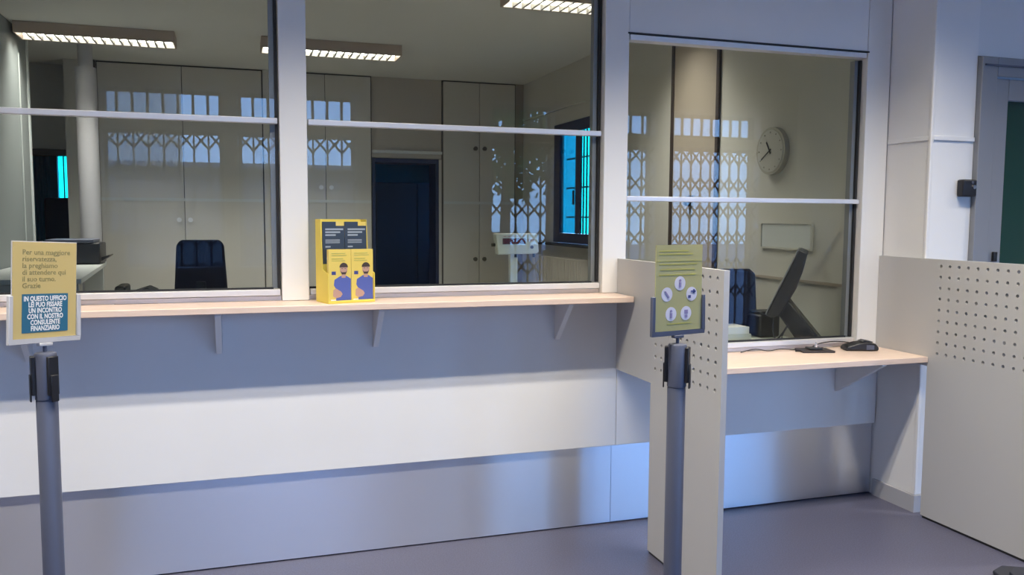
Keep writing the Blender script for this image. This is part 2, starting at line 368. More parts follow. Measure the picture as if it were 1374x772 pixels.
# ------------------------------------------------------------------ public hall walls, windows behind the viewer
wl = smesh('wall_left', box(BM(), -3.5, -3.3, YB, 12.6, -0.15, ZP), M_WALL, 'white left end wall')
smesh('wall_right', box(BM(), 7.0, 7.2, YB-0.25, 3.55, -0.15, ZP), M_WALL, 'white right end wall of the hall')
wb = struct('wall_back', (0, YB, 0), 'hall wall opposite the counter with tall street windows')
WINS = [(-1.26, -0.10, 0.95), (0.05, 1.29, 0.95), (2.84, 3.62, 0.06), (4.15, 4.95, 0.06), (5.2, 6.45, 0.06)]
ZT0, ZT1, ZM = 2.50, 2.80, 2.38
x = -3.3
for x0, x1, zb in WINS:
    obj('pier', box(BM(), x, x0-0.0, YB-0.25, YB, 0, ZP), M_WALL, wb); x = x1
obj('pier', box(BM(), x, 7.0, YB-0.25, YB, 0, ZP), M_WALL, wb)
k = 4
for x0, x1, zb in WINS:
    if zb > 0.5: obj('parapet', box(BM(), x0+0.001, x1-0.001, YB-0.25, YB, 0, zb), M_WALL, wb)
    obj('transom', box(BM(), x0+0.001, x1-0.001, YB-0.25, YB, ZM, ZT0), M_WALL, wb)
    obj('lintel', box(BM(), x0+0.001, x1-0.001, YB-0.25, YB, ZT1, ZP), M_WALL, wb)
    ws = struct('window_%d' % k, (x0, YB-0.1, zb), 'street window behind a folding steel gate'); k += 1
    for za, zc in ((zb, ZM), (ZT0, ZT1)):
        b = BM()
        for u in ((x0+.002, x0+0.04), (x1-0.04, x1-.002)): box(b, u[0], u[1], YB-0.20, YB-0.15, za+.002, zc-.002)
        box(b, x0+0.04, x1-0.04, YB-0.20, YB-0.15, za+.002, za+0.04); box(b, x0+0.04, x1-0.04, YB-0.20, YB-0.15, zc-0.04, zc-.002)
        obj('frame', b, M_DOORG, ws)
        obj('pane', box(BM(), x0+0.04, x1-0.04, YB-0.178, YB-0.172, za+0.04, zc-0.04), G_CLEAR, ws)
    # steel gate
    gt = ws
    ZG = 1
    n = max(4, round((x1-x0)/0.146)); st = (x1-x0)/n
    for i in range(1, n):
        if ZG: obj('gate_bar', box(BM(), x0+i*st-0.009, x0+i*st+0.009, YB-0.07, YB-0.05, zb+0.005, ZM-0.005), M_GATE, gt)
    b = BM(); z = ZM-0.01
    while z > zb+0.3:
        for i in range(n):
            for s in (1, -1):
                xa, xb = (x0+i*st, x0+(i+1)*st) if s > 0 else (x0+(i+1)*st, x0+i*st)
                d = 0.006
                prism(b, [(xa, z-0.026), (xa, z+0.008), (xb, z-0.166), (xb, z-0.200)], YB-0.085 if s > 0 else YB-0.05, YB-0.075 if s > 0 else YB-0.04, 'y')
        z -= 0.34
    if ZG: lo_ = obj('gate_lattice', b, M_GATE, gt); lo_['kind'] = 'stuff'
    for i in range(1, n):
        obj('gate_bar', box(BM(), x0+i*st-0.014, x0+i*st+0.014, YB-0.07, YB-0.05, ZT0+0.005, ZT1-0.005), M_GATE, gt)
    # daylight portal of this opening
    for za, zc in ((zb, ZM), (ZT0, ZT1)):
        L = bpy.data.lights.new('portal', 'AREA'); L.shape = 'RECTANGLE'; L.size = x1-x0; L.size_y = zc-za; L.cycles.is_portal = True
        lo = bpy.data.objects.new('daylight_portal', L); C.objects.link(lo); lo.location = ((x0+x1)/2, YB-0.22, (za+zc)/2); lo.rotation_euler = (R(90), 0, 0)

# ------------------------------------------------------------------ ceiling lamps
def ceiling_lamp(cx, cy, cz, ln, wdt, label, group, watts, tube_mat, nb=15):
    t = thing('ceiling_lamp', label, 'lamp', (cx, cy, cz), 0, group)
    h = 0.092; z0 = cz-h; hl = ln/2; hw = wdt/2
    b = BM(); box(b, cx-hl, cx+hl, cy-hw, cy+hw, cz-0.02, cz-0.001)
    for s in (-1, 1):
        box(b, cx-hl, cx+hl, cy+s*hw-(0.012 if s > 0 else 0), cy+s*hw+(0 if s > 0 else 0.012), z0, cz-0.02)
        box(b, cx+s*hl-(0.012 if s > 0 else 0), cx+s*hl+(0 if s > 0 else 0.012), cy-hw+0.012, cy+hw-0.012, z0, cz-0.02)
    obj('housing', b, M_LAMPB, t)
    for s in (-1, 1):
        obj('tube', cyl(BM(), (cx-hl+0.03, cy+s*hw*0.45, cz-0.055), (cx+hl-0.03, cy+s*hw*0.45, cz-0.055), 0.013, n=10), tube_mat, t, smooth=True)
    for s in (-1, 1):
        obj('reflector', box(BM(), cx-hl+0.013, cx+hl-0.013, cy+s*(hw-0.015)-0.001, cy+s*(hw-0.015)+0.001, z0+0.002, cz-0.022), M_REFL, t)
    sp = (ln-0.04)/nb
    me = None
    for i in range(1, nb):
        if me is None:
            b = BM(); box(b, -0.007, 0.007, -hw+0.018, hw-0.018, -0.05, 0.0); o = obj('louvre_blade', b, M_LOUV, t, world=False); me = o.data
        else:
            o = bpy.data.objects.new('louvre_blade', me); C.objects.link(o); o.parent = t
        o.location = (-hl+0.02+i*sp, 0, -h+0.052)
    for s in (-1, 1):
        L = bpy.data.lights.new('lamp_light', 'AREA'); L.shape = 'RECTANGLE'; L.size = ln-0.06; L.size_y = 0.05
        L.energy = watts/2; L.color = LAMP if cz > 3.1 else (1.0, 0.95, 0.90); L.spread = R(114)
        lo = bpy.data.objects.new('lamp_light', L); C.objects.link(lo); lo.parent = t
        lo.location = (0, s*hw*0.55, -h-0.004)
    return t
for cx, wh in ((-1.35, 'above the sign with the petrol-blue block'), (0.55, 'above the yellow leaflet stand'), (2.45, 'above the low desk shelf'), (5.2, 'in front of the grey glazed door')):
    ceiling_lamp(cx, 2.34, ZP, 1.50, 0.26, 'louvred twin-tube hall ceiling lamp ' + wh, 'ceiling lamps of the hall', PUB_W, M_TUBEP, 18)
ceiling_lamp(-1.025, 7.72, ZC, 1.17, 0.30, 'louvred ceiling lamp above the grey column', 'lamp', OFF_W, M_TUBE, 17)
ceiling_lamp(0.835, 7.66, ZC, 1.19, 0.30, 'louvred ceiling lamp in front of the dark doorway', 'lamp', OFF_W, M_TUBE, 17)
ceiling_lamp(2.325, 5.42, ZC, 1.19, 0.30, 'louvred ceiling lamp nearest the counter glass, by the wall with the clock', 'lamp', OFF_W, M_TUBE, 17)
for o in C.objects:
    if o.get('group') == 'lamp': del o['group']; o['group'] = 'ceiling lamps of the office'

# ------------------------------------------------------------------ shelves
def shelf(x0, x1, yf, z0, z1, brk, blen, label):
    t = thing('wall_shelf', label, 'shelf', ((x0+x1)/2, YW, z0))
    obj('board', box(BM(), x0, x1, yf, YW+0.028 if z0 > 1 else YW+0.028, z0, z1), M_WOOD, t, bevel=0.0025)
    for xb in brk:
        prof = [(YW-0.002, z0-0.001), (yf+0.03, z0-0.001), (yf+0.03, z0-0.012), (YW-0.012, z0-blen), (YW-0.002, z0-blen)]
        obj('bracket', prism(BM(), prof, xb-0.012, xb+0.012, 'x'), M_WHITE, t, bevel=0.002)
    return t
# the left board sits on the apron panels; the right one on its own apron
shelf(-1.9, 1.722, 3.465, 1.1135, 1.140, (-0.77, -0.072, 0.575, 1.425), 0.185, 'long maple counter shelf carrying the yellow leaflet stand')
shelf(1.757, 3.258, 3.297, 0.790, 0.8185, (3.02,), 0.20, 'low maple desk shelf between the two perforated partitions')

# ------------------------------------------------------------------ perforated partitions
def partition(xf, yn, y_cols, label):
    """side screen: left face at xf, near end at yn, arm to the wall, holes through"""
    th = 0.024; zt = 1.305; zb = 0.772; yl = 3.305
    t = thing('partition_screen', label, 'partition', (xf+th/2, (yn+yl)/2, 0))
    z_rows = [0.842 + 0.0537*i for i in range(9)]
    p = 0.0537; r = 0.0085; N = 12
    b = BM()
    ys0, ys1 = y_cols[0]-p/2, y_cols[-1]+p/2; zs0, zs1 = z_rows[0]-p/2, z_rows[-1]+p/2
    def quad(y0, y1, z0, z1):
        for X in (xf, xf+th):
            b.faces.new([b.verts.new((X, y, z)) for y, z in ((y0, z0), (y1, z0), (y1, z1), (y0, z1))])
    def side(y0, z0, y1, z1):
        b.faces.new([b.verts.new(q) for q in ((xf, y0, z0), (xf+th, y0, z0), (xf+th, y1, z1), (xf, y1, z1))])
    ye = YW-0.006
    quad(yn, ys0, 0.012, zt); quad(ys0, ys1, 0.012, zs0); quad(ys0, ys1, zs1, zt); quad(ys1, yl, 0.012, zt); quad(yl, ye, zb, zt)
    for a in ((yn, 0.012, yn, zt), (yn, zt, ye, zt), (ye, zt, ye, zb), (ye, zb, yl, zb), (yl, zb, yl, 0.012), (yl, 0.012, yn, 0.012)): side(*a)
    for cy in y_cols:
        for cz in z_rows:
            sq = []
            ci = []
            for kk in range(N):
                a = 2*math.pi*(kk+0.5)/N; cc, ss = math.cos(a), math.sin(a); mx = max(abs(cc), abs(ss))
                ci.append((cy+r*cc, cz+r*ss))
            cor = [(cy+p/2, cz+p/2), (cy-p/2, cz+p/2), (cy-p/2, cz-p/2), (cy+p/2, cz-p/2)]
            for X in (xf, xf+th):
                vc = [b.verts.new((X, *q)) for q in ci]; vk = [b.verts.new((X, *q)) for q in cor]
                for q in range(4):          # corner fans
                    i0 = (q*3) % N
                    for j in range(3):
                        if j < 2: b.faces.new((vk[q], vc[(i0+j) % N], vc[(i0+j+1) % N]))
                    b.faces.new((vk[q], vc[(i0+2) % N], vc[(i0+3) % N], vk[(q+1) % 4]))
            for j in range(N):
                q0, q1 = ci[j], ci[(j+1) % N]
                b.faces.new([b.verts.new(v) for v in ((xf, *q0), (xf, *q1), (xf+th, *q1), (xf+th, *q0))])
    bmesh.ops.remove_doubles(b, verts=b.verts, dist=0.0002)
    obj('panel', b, M_PART, t)
    obj('floor_track', box(BM(), xf+0.004, xf+th-0.004, yn+0.01, yl-0.01, 0, 0.012), M_GASK, t)
    return t
partition(1.730, 2.738, [2.782+0.0537*i for i in range(10)], 'cream perforated partition screen between the two counters, behind the stanchion')
partition(3.260, 2.700, [2.763+0.0537*i-0.0 for i in range(10)], 'cream perforated partition screen against the white pillar')

# ------------------------------------------------------------------ sign stanchions
def stanchion(x, y, rz, label, holder_mat):
    t = thing('sign_stanchion', label, 'sign stand', (x, y, 0), rz)
    L = dict(world=False)
    obj('base', lathe(BM(), [(0.165, 0), (0.165, 0.012), (0.15, 0.022), (0.06, 0.034), (0.04, 0.036)]), M_BLACK, t, smooth=True, **L)
    obj('post', lathe(BM(), [(0.0315, 0.036), (0.0315, 0.915), (0.030, 0.918)]), M_GREYM, t, smooth=True, **L)
    hd = obj('head', lathe(BM(), [(0.030, 0.918), (0.033, 0.920), (0.033, 1.060), (0.030, 1.066), (0.012, 1.069)]), M_GREYM, t, smooth=True, **L)
    return t, hd
def cassettes(t, hd, angs, zz):
    for a in angs:
        rm = Matrix.Rotation(a, 4, 'Z')
        b = box(BM(), 0.030, 0.043, -0.017, 0.017, 0.935, 1.058); b.transform(rm)
        obj('belt_cassette', b, M_BLACK, t, bevel=0.003, world=False)
        b = box(BM(), 0.0425, 0.047, -0.012, 0.012, 0.915, 1.00); b.transform(rm)
        obj('belt_clip', b, M_BLACK, t, bevel=0.002, world=False)
def holder(t, ang, zb, hm, tilt, side_h):
    """U-shaped A4 holder; ang = direction of its width relative to the stanchion"""
    rm = Matrix.Rotation(ang, 4, 'Z') @ Matrix.Translation((0, 0, zb)) @ Matrix.Rotation(tilt, 4, 'Y') @ Matrix.Translation((0, 0, -zb))
    b = cyl(BM(), (0, 0, 1.066), (0, 0, zb), 0.006, n=12); obj('rod', b, M_GREYM, t, smooth=True, world=False)
    b = box(BM(), -0.022, 0.022, -0.009, 0.009, zb-0.010, zb); b.transform(rm); obj('clamp', b, hm, t, bevel=0.002, world=False)
    b = BM(); W = 0.119
    box(b, -W, W, -0.007, 0.007, zb, zb+0.016)
    box(b, -W, -W+0.013, -0.007, 0.007, zb+0.016, zb+side_h); box(b, W-0.013, W, -0.007, 0.007, zb+0.016, zb+side_h)
    bmesh.ops.remove_doubles(b, verts=b.verts, dist=0.0001)
    b.transform(rm); h = obj('sign_holder', b, hm, t, bevel=0.0015, world=False)
    return h, rm
t, hd = stanchion(-0.575, 2.95, 0, 'grey stanchion with a yellow and petrol-blue notice reading IN QUESTO UFFICIO', M_LGREY)
ang = R(90-45)
cassettes(t, hd, [R(-90+42), R(180+18)], 0)
h, rm = holder(t, ang, 1.098, M_LGREY, R(3.0), 0.15)
b = box(BM(), -0.105, 0.105, -0.0015, 0.0015, 1.114, 1.412); b.transform(rm); obj('page', b, M_YEL, h, world=False)
b = box(BM(), -0.108, 0.108, 0.0018, 0.003, 1.112, 1.415); b.transform(rm); obj('backing_sheet', b, M_LGREY, h, world=False)
b = box(BM(), -0.076, 0.076, -0.0026, -0.0016, 1.132, 1.252); b.transform(rm); obj('printed_block', b, M_TEAL, h, world=False)
text('Per una maggiore\nriservatezza,\nla preghiamo\ndi attendere qui\nil suo turno.\nGrazie', 0.0225, M_PRINTK, h, rm @ TX(-0.076, -0.0018, 1.392), align='LEFT', line=0.92, bold=0.0002)
text('IN QUESTO UFFICIO\nLEI PUO FISSARE\nUN INCONTRO\nCON IL NOSTRO\nCONSULENTE\nFINANZIARIO', 0.0215, M_PRINTW, h, rm @ TX(0, -0.0028, 1.2475), align='CENTER', line=0.86, bold=0.0006, sxs=0.72)
b = prism(BM(), [(-0.0085, 1.2315), (-0.0060, 1.2335), (-0.0045, 1.2300), (-0.0060, 1.2295)], -0.0033, -0.0027, 'y'); b.transform(rm); obj('lettering_accent', b, M_PRINTW, h, world=False)

t, hd = stanchion(1.440, 2.56, 0, 'dark grey stanchion with a yellow sheet of five round white pictograms', M_GREYM)
cassettes(t, hd, [R(-90+78-30), R(180-30), R(60)], 0)
h, rm = holder(t, R(90-77), 1.098, M_GREYM, 0, 0.135)
b = box(BM(), -0.105, 0.105, -0.0015, 0.0015, 1.114, 1.408); b.transform(rm); obj('page', b, M_YELS, h, world=False)
b = box(BM(), -0.104, 0.104, -0.0021, -0.0016, 1.352, 1.354); 
for i, (zz, l0, l1) in enumerate(((1.385, -0.09, 0.04), (1.374, -0.09, 0.06), (1.340, -0.09, 0.08), (1.322, -0.085, 0.07), (1.304, -0.09, 0.075), (1.136, -0.05, 0.06))):
    box(b, l0, l1, -0.0021, -0.0016, zz, zz+0.004)
b.transform(rm); stuff(obj('printed_lines', b, M_YELD, h, world=False))
for i, (cx, cz) in enumerate(((0.004, 1.276), (-0.054, 1.240), (0.058, 1.238), (-0.034, 1.172), (0.034, 1.172))):
    b = disc(BM(), cx, cz, 0.0245, -0.0016, 0.0006); b.transform(rm); obj('pictogram_disc', b, mat('pictogram white', (0.72, 0.70, 0.78), 0.4), h, world=False)
    b = BM()
    if i == 2:
        box(b, cx-0.004, cx+0.018, -0.0032, -0.0024, cz+0.006, cz+0.012); box(b, cx-0.016, cx-0.004, -0.0032, -0.0024, cz-0.014, cz-0.004); box(b, cx+0.006, cx+0.013, -0.0032, -0.0024, cz+0.002, cz+0.016)
    elif i == 1:
        prism(b, [(cx-0.012, cz+0.010), (cx-0.006, cz+0.012), (cx+0.012, cz-0.010), (cx+0.005, cz-0.013)], -0.0032, -0.0024, 'y')
    elif i == 4:
        box(b, cx-0.008, cx+0.008, -0.0032, -0.0024, cz-0.002, cz+0.012); box(b, cx-0.006, cx+0.006, -0.0032, -0.0024, cz-0.015, cz-0.005)
    else:
        disc(b, cx, cz+0.010, 0.005, -0.0024, 0.0008, 10); box(b, cx-0.005, cx+0.005, -0.0032, -0.0024, cz-0.014, cz+0.004)
    b.transform(rm); stuff(obj('pictogram', b, M_NAVYP if i == 2 else M_PURP, h, world=False))

# dark low base plate of another stand at the foot of the right partition, mostly outside the picture
t = thing('floor_base', 'dark grey low floor plate beside the foot of the right partition', 'floor plate', (3.105, 2.56, 0))
bm_ = prism(BM(), [(2.95, 2.50), (3.02, 2.655), (3.10, 2.685), (3.20, 2.63), (3.235, 2.48), (3.10, 2.40)], 0.0, 0.02, 'z')
obj('plate', bm_, mat('dark blue grey rubber', (0.015, 0.017, 0.028), 0.6), t, bevel=0.006)
bm_ = prism(BM(), [(3.0, 2.50), (3.05, 2.60), (3.10, 2.625), (3.16, 2.58), (3.19, 2.48), (3.10, 2.44)], 0.0205, 0.032, 'z')
obj('raised_pad', bm_, mat('dark blue grey rubber', (0.015, 0.017, 0.028), 0.6), t, bevel=0.004)

# ------------------------------------------------------------------ leaflet stand on the counter shelf
LX, LY, LR, LZ = 0.360, 3.490, R(15), 1.1405
t = thing('leaflet_stand', 'yellow cardboard leaflet stand beside the white window post', 'leaflet stand', (LX, LY, LZ), LR)
prof_side = [(0.0, 0.0), (0.14, 0.0), (0.14, 0.345), (0.082, 0.345), (0.064, 0.138), (0.0, 0.122)]
for n_, x0 in (('side_panel', -0.004), ('side_panel', 0.198)):
    obj(n_, prism(BM(), prof_side, x0, x0+0.003, 'x'), M_YELL, t, world=False)
obj('back_panel', box(BM(), -0.001, 0.198, 0.137, 0.14, 0.0, 0.345), M_YELL, t, world=False)
obj('floor_panel', box(BM(), -0.001, 0.198, 0.001, 0.136, 0.0, 0.003), M_YELL, t, world=False)
obj('front_lip', box(BM(), -0.001, 0.198, 0.0, 0.003, 0.0035, 0.012), M_YELL, t, world=False)
obj('divider', box(BM(), -0.001, 0.198, 0.066, 0.069, 0.0035, 0.16), M_YELL, t, world=False)
for i in range(2):
    tl = thing('leaflet', 'slate-grey leaflet with a yellow tab, rear pocket, ' + ('next to the window post' if i == 0 else 'away from the window post'), 'leaflet', (LX, LY, LZ), LR, 'slate leaflets in the stand')
    x0 = 0.002+i*0.098; x1 = x0+0.096
    obj('paper', box(BM(), x0, x1, 0.074, 0.080, 0.005, 0.335), M_SLATE, tl, world=False)
    obj('tab_print', box(BM(), x1-0.038, x1-0.002, 0.0732, 0.0738, 0.318, 0.335), M_YELF, tl, world=False)
    b = BM()
    for zz, wd_ in ((0.300, 0.078), (0.288, 0.065), (0.276, 0.045)): box(b, x0+0.012, x0+0.012+wd_, 0.0732, 0.0738, zz, zz+0.007)
    for zz in (0.258, 0.252, 0.246): box(b, x0+0.012, x0+0.075, 0.0732, 0.0738, zz, zz+0.003)
    box(b, x0+0.012, x0+0.034, 0.0732, 0.0738, 0.228, 0.234)
    stuff(obj('printed_lines', b, mat('pale grey print', (0.32, 0.36, 0.40), 0.5), tl, world=False))
    b = BM()
    N = 16
    prism(b, [(x0+0.052+0.036*math.cos(math.pi*k_/N), 0.178+0.036*math.sin(math.pi*k_/N)) for k_ in range(N+1)], 0.0734, 0.0739, 'y')
    obj('arc_print', b, M_LBLUE, tl, world=False)
    b = BM(); prism(b, [(x0+0.052+0.024*math.cos(math.pi*k_/N), 0.178+0.024*math.sin(math.pi*k_/N)) for k_ in range(N+1)], 0.0729, 0.0733, 'y')
    obj('arc_print', b, M_TEAL, tl, world=False)
for i in range(2):
    tl = thing('leaflet', 'yellow leaflet showing a man in a blue shirt, ' + ('next to the window post' if i == 0 else 'away from the window post'), 'leaflet', (LX, LY, LZ), LR, 'yellow leaflets in the stand')
    x0 = 0.002+i*0.098; x1 = x0+0.0965
    Yf = 0.008
    obj('paper', box(BM(), x0, x1, Yf, Yf+0.02, 0.005, 0.222), M_YELF, tl, world=False)
    c = x0+0.064
    b = BM()   # shirt
    prism(b, [(c-0.034, 0.006), (c-0.034, 0.060), (c-0.043, 0.075), (c-0.040, 0.098), (c-0.014, 0.113), (c+0.012, 0.113), (c+0.031, 0.100), (c+0.031, 0.006)], Yf-0.0006, Yf-0.0001, 'y')
    obj('shirt_print', b, M_SHIRT, tl, world=False)
    b = BM()
    prism(b, [(c-0.009, 0.105), (c-0.009, 0.125), (c+0.008, 0.125), (c+0.008, 0.105)], Yf-0.0011, Yf-0.0007, 'y')
    disc(b, c, 0.140, 0.0225, Yf-0.0007, 0.0005, 18, sx_=0.72)
    prism(b, [(c-0.047, 0.030), (c-0.046, 0.055), (c-0.034, 0.062), (c-0.012, 0.048), (c-0.006, 0.038), (c-0.014, 0.026), (c-0.034, 0.022)], Yf-0.0011, Yf-0.0007, 'y')
    stuff(obj('skin_print', b, M_SKIN, tl, world=False))
    b = BM()
    prism(b, [(c+0.0185*math.cos(a_), 0.148+0.019*math.sin(a_)) for a_ in [math.pi*k_/12 for k_ in range(13)]], Yf-0.0016, Yf-0.0012, 'y')
    prism(b, [(c-0.014, 0.134), (c-0.008, 0.119), (c+0.008, 0.119), (c+0.014, 0.134), (c+0.008, 0.128), (c-0.008, 0.128)], Yf-0.0016, Yf-0.0012, 'y')
    for s_ in (-1, 1): box(b, c+s_*0.0065-0.003, c+s_*0.0065+0.003, Yf-0.0016, Yf-0.0012, 0.142, 0.144)
    stuff(obj('hair_print', b, M_HAIR, tl, world=False))
    b = BM(); box(b, x0+0.012, x0+0.030, Yf-0.0008, Yf-0.0002, 0.118, 0.132); obj('printed_badge', b, M_NAVYP, tl, world=False)
    b = BM()
    for zz, ww in ((0.204, 0.06), (0.196, 0.066), (0.182, 0.05), (0.174, 0.058)): box(b, x0+0.012, x0+0.012+ww, Yf-0.0007, Yf-0.0002, zz, zz+0.003)
    stuff(obj('printed_lines', b, M_YELD, tl, world=False))
    b = BM(); box(b, x0+0.008, x0+0.030, Yf-0.0008, Yf-0.0002, 0.010, 0.016); obj('printed_lines', b, M_PRINTW, tl, world=False)

# ------------------------------------------------------------------ on the low shelf
t = thing('card_pad', 'flat black pad with a chrome clip on the low maple shelf', 'signature pad', (2.82, 3.60, 0.819), R(-14))
obj('plate', box(BM(), -0.085, 0.085, -0.055, 0.055, 0, 0.010), mat('dark brown plastic', (0.03, 0.022, 0.02), 0.4), t, bevel=0.003, world=False)
obj('screen', box(BM(), -0.035, 0.035, -0.02, 0.04, 0.0103, 0.020), M_BLACK, t, bevel=0.003, world=False)
obj('chrome_clip', prism(BM(), [(0.0, 0.0202), (0.012, 0.0202), (0.006, 0.048)], -0.006, 0.006, 'y'), M_CHROME, t, bevel=0.001, world=False)
obj('stub', cyl(BM(), (-0.11, -0.02, 0.006), (-0.0855, -0.02, 0.006), 0.004, n=8), M_BLACK, t, world=False)
t = thing('card_reader', 'rounded black card reader on the low maple shelf near the window post', 'card reader', (3.075, 3.575, 0.819), R(-18))
b = BM()
prof = [(-0.085, 0.001), (0.085, 0.001), (0.088, 0.018), (0.070, 0.038), (0.030, 0.048), (-0.02, 0.040), (-0.075, 0.024)]
prism(b, prof, -0.045, 0.045, 'y')
obj('body', b, M_BLACK, t, bevel=0.009, segs=3, world=False)
b = BM(); prism(b, [(0.0, 0.0475), (0.058, 0.0435), (0.062, 0.047), (0.02, 0.055)], -0.03, 0.03, 'y')
obj('hump', b, M_BLACK, t, bevel=0.004, world=False)
b = box(BM(), 0.02, 0.06, -0.0475, -0.0455, 0.008, 0.032); obj('grey_inlay', b, M_GREYM, t, bevel=0.003, world=False)
def cable(pts, label, r=0.0028, nm='cable'):
    b = tube(BM(), smooth_path(pts), r, 7)
    o = obj(nm, b, M_BLACK, smooth=True); return tag(o, label, 'cable')
cable([(2.42, 3.660, 0.8225), (2.50, 3.652, 0.836), (2.58, 3.655, 0.824), (2.66, 3.66, 0.829), (2.74, 3.655, 0.823), (2.80, 3.648, 0.826)], 'thin black cable running along the low shelf to the flat pad')
cable([(2.83, 3.66, 0.824), (2.90, 3.662, 0.848), (3.0, 3.661, 0.855), (3.10, 3.662, 0.842), (3.118, 3.655, 0.826)], 'thin black cable looped behind the card reader')

# ------------------------------------------------------------------ office behind the glass
# side walls
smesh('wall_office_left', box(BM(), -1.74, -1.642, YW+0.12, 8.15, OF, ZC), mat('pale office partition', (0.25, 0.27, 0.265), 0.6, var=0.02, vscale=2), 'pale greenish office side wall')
tr = smesh('trim_1', box(BM(), -1.76, -1.630, 8.151, 8.19, OF, ZC-0.001), mat('pale end trim', (0.66, 0.69, 0.67), 0.5), 'end trim of the pale side wall')
b = box(BM(), -1.6415, -1.634, 7.86, 7.875, OF, 2.80); o = smesh('trim_2', b, mat('pale end trim', (0.5, 0.5, 0.5)), 'vertical joint on the pale side wall')
wr = struct('wall_office_right', (3.16, 6, OF), 'cream office wall with the clock and the blue window')
P = lambda n, a, b, c, d, e, f, mt, bv=0.0: obj(n, box(BM(), a, b, c, d, e, f), mt, wr, bevel=bv)
WY0, WY1, WZ0, WZ1 = 7.09, 8.24, 1.24, 2.44
P('wall_section', 3.16, 3.26, YW+0.12, WY0, OF, ZC, M_OWALL)
P('wall_section', 3.16, 3.26, WY1, 9.6, OF, ZC, M_OWALL)
P('wall_section', 3.16, 3.26, WY0+.001, WY1-.001, OF, WZ0, M_OWALL)
P('wall_section', 3.16, 3.26, WY0+.001, WY1-.001, WZ1, ZC, M_OWALL)
P('tan_panel', 3.146, 3.159, 5.135, 5.722, OF, ZC-0.002, M_TAN, 0.002)
P('joint_strip', 3.140, 3.159, 5.724, 5.762, OF, ZC-0.002, M_BROWN)
P('joint_strip', 3.140, 3.159, 5.100, 5.133, OF, ZC-0.002, M_BROWN)
P('dado_strip', 3.150, 3.159, YW+0.13, 4.70, 1.126, 1.142, M_TAN)
P('shutter_box_lip', 3.130, 3.159, 7.0, 9.2, 2.585, 2.605, M_OWALL)
# blue window in the right wall
wn = struct('window_9', (3.2, 7.66, WZ0), 'blue framed office window with cyan glass and bars')
P = lambda n, a, b, c, d, e, f, mt, bv=0.0: obj(n, box(BM(), a, b, c, d, e, f), mt, wn, bevel=bv)
P('frame', 3.148, 3.172, WY0+.002, 7.19, WZ0+.002, WZ1-.002, M_NAVY, 0.004)
P('frame', 3.148, 3.172, 8.07, WY1-.002, WZ0+.002, WZ1-.002, M_NAVY, 0.004)
P('frame', 3.148, 3.172, 7.191, 8.069, WZ1-0.11, WZ1-.002, M_NAVY, 0.004)
P('frame', 3.148, 3.172, 7.191, 8.069, WZ0+.002, WZ0+0.10, M_NAVY, 0.004)
P('mullion', 3.150, 3.170, 7.53, 7.66, WZ0+0.101, WZ1-0.111, M_NAVY, 0.004)
P('pane', 3.160, 3.166, 7.191, 7.529, WZ0+0.101, WZ1-0.111, G_CYAN)
P('pane', 3.160, 3.166, 7.661, 8.069, WZ0+0.101, WZ1-0.111, G_TEAL)
P('sash_handle', 3.132, 3.149, 7.665, 7.69, 1.62, 1.76, M_BLACK, 0.004)
P('sill', 3.04, 3.149, 6.9, 8.9, 1.215, 1.238, M_GASK, 0.002)
for y_ in (7.25, 7.32, 7.39, 7.74, 7.82, 7.90, 7.98): P('window_bar', 3.30, 3.314, y_-0.006, y_+0.006, WZ0-0.05, WZ1+0.05, M_GATE)
for z_ in (1.50, 1.80, 2.10): P('window_bar', 3.315, 3.325, 7.0, 8.3, z_-0.008, z_+0.008, M_GATE)
# radiator under it
t = thing('radiator', 'cream panel radiator under the blue window', 'radiator', (3.09, 7.9, 0.30))
obj('top_grille', box(BM(), 3.05, 3.145, 7.26, 8.60, 1.085, 1.10), M_RAD, t, bevel=0.003)
for i in range(26):
    obj('column', box(BM(), 3.055, 3.135, 7.27+i*0.0512, 7.27+i*0.0512+0.042, 0.32, 1.084), M_RAD, t)
for y_ in (7.5, 8.4): obj('foot', box(BM(), 3.07, 3.13, y_-0.01, y_+0.01, OF, 0.32), M_RAD, t)
# clock
t = thing('wall_clock', 'round pale wall clock on the cream office wall', 'clock', (3.16, 4.47, 1.77))
obj('rim', cyl(BM(), (3.159, 4.47, 1.911), (3.125, 4.47, 1.911), 0.145, n=40), M_CLOCKR, t, smooth=True)
obj('face', cyl(BM(), (3.1249, 4.47, 1.911), (3.1215, 4.47, 1.911), 0.128, n=40), M_CLOCK, t)
b = BM()
for i in range(12):
    a_ = 2*math.pi*i/12; box(b, 3.1195, 3.1213, 4.47+0.112*math.cos(a_)-0.004, 4.47+0.112*math.cos(a_)+0.004, 1.911+0.112*math.sin(a_)-0.004, 1.911+0.112*math.sin(a_)+0.004)
stuff(obj('hour_marks', b, mat('clock mark', (0.25, 0.23, 0.2)), t))
def hand(ln, wd_, a_, xx):
    b = box(BM(), xx-0.0015, xx, -wd_, wd_, -0.02, ln); b.transform(Matrix.Translation((0, 4.47, 1.911)) @ Matrix.Rotation(a_, 4, 'X'))
    return obj('hand', b, M_BLACK, t)
hand(0.065, 0.005, R(-32), 3.1185); hand(0.095, 0.004, R(-122), 3.1165)
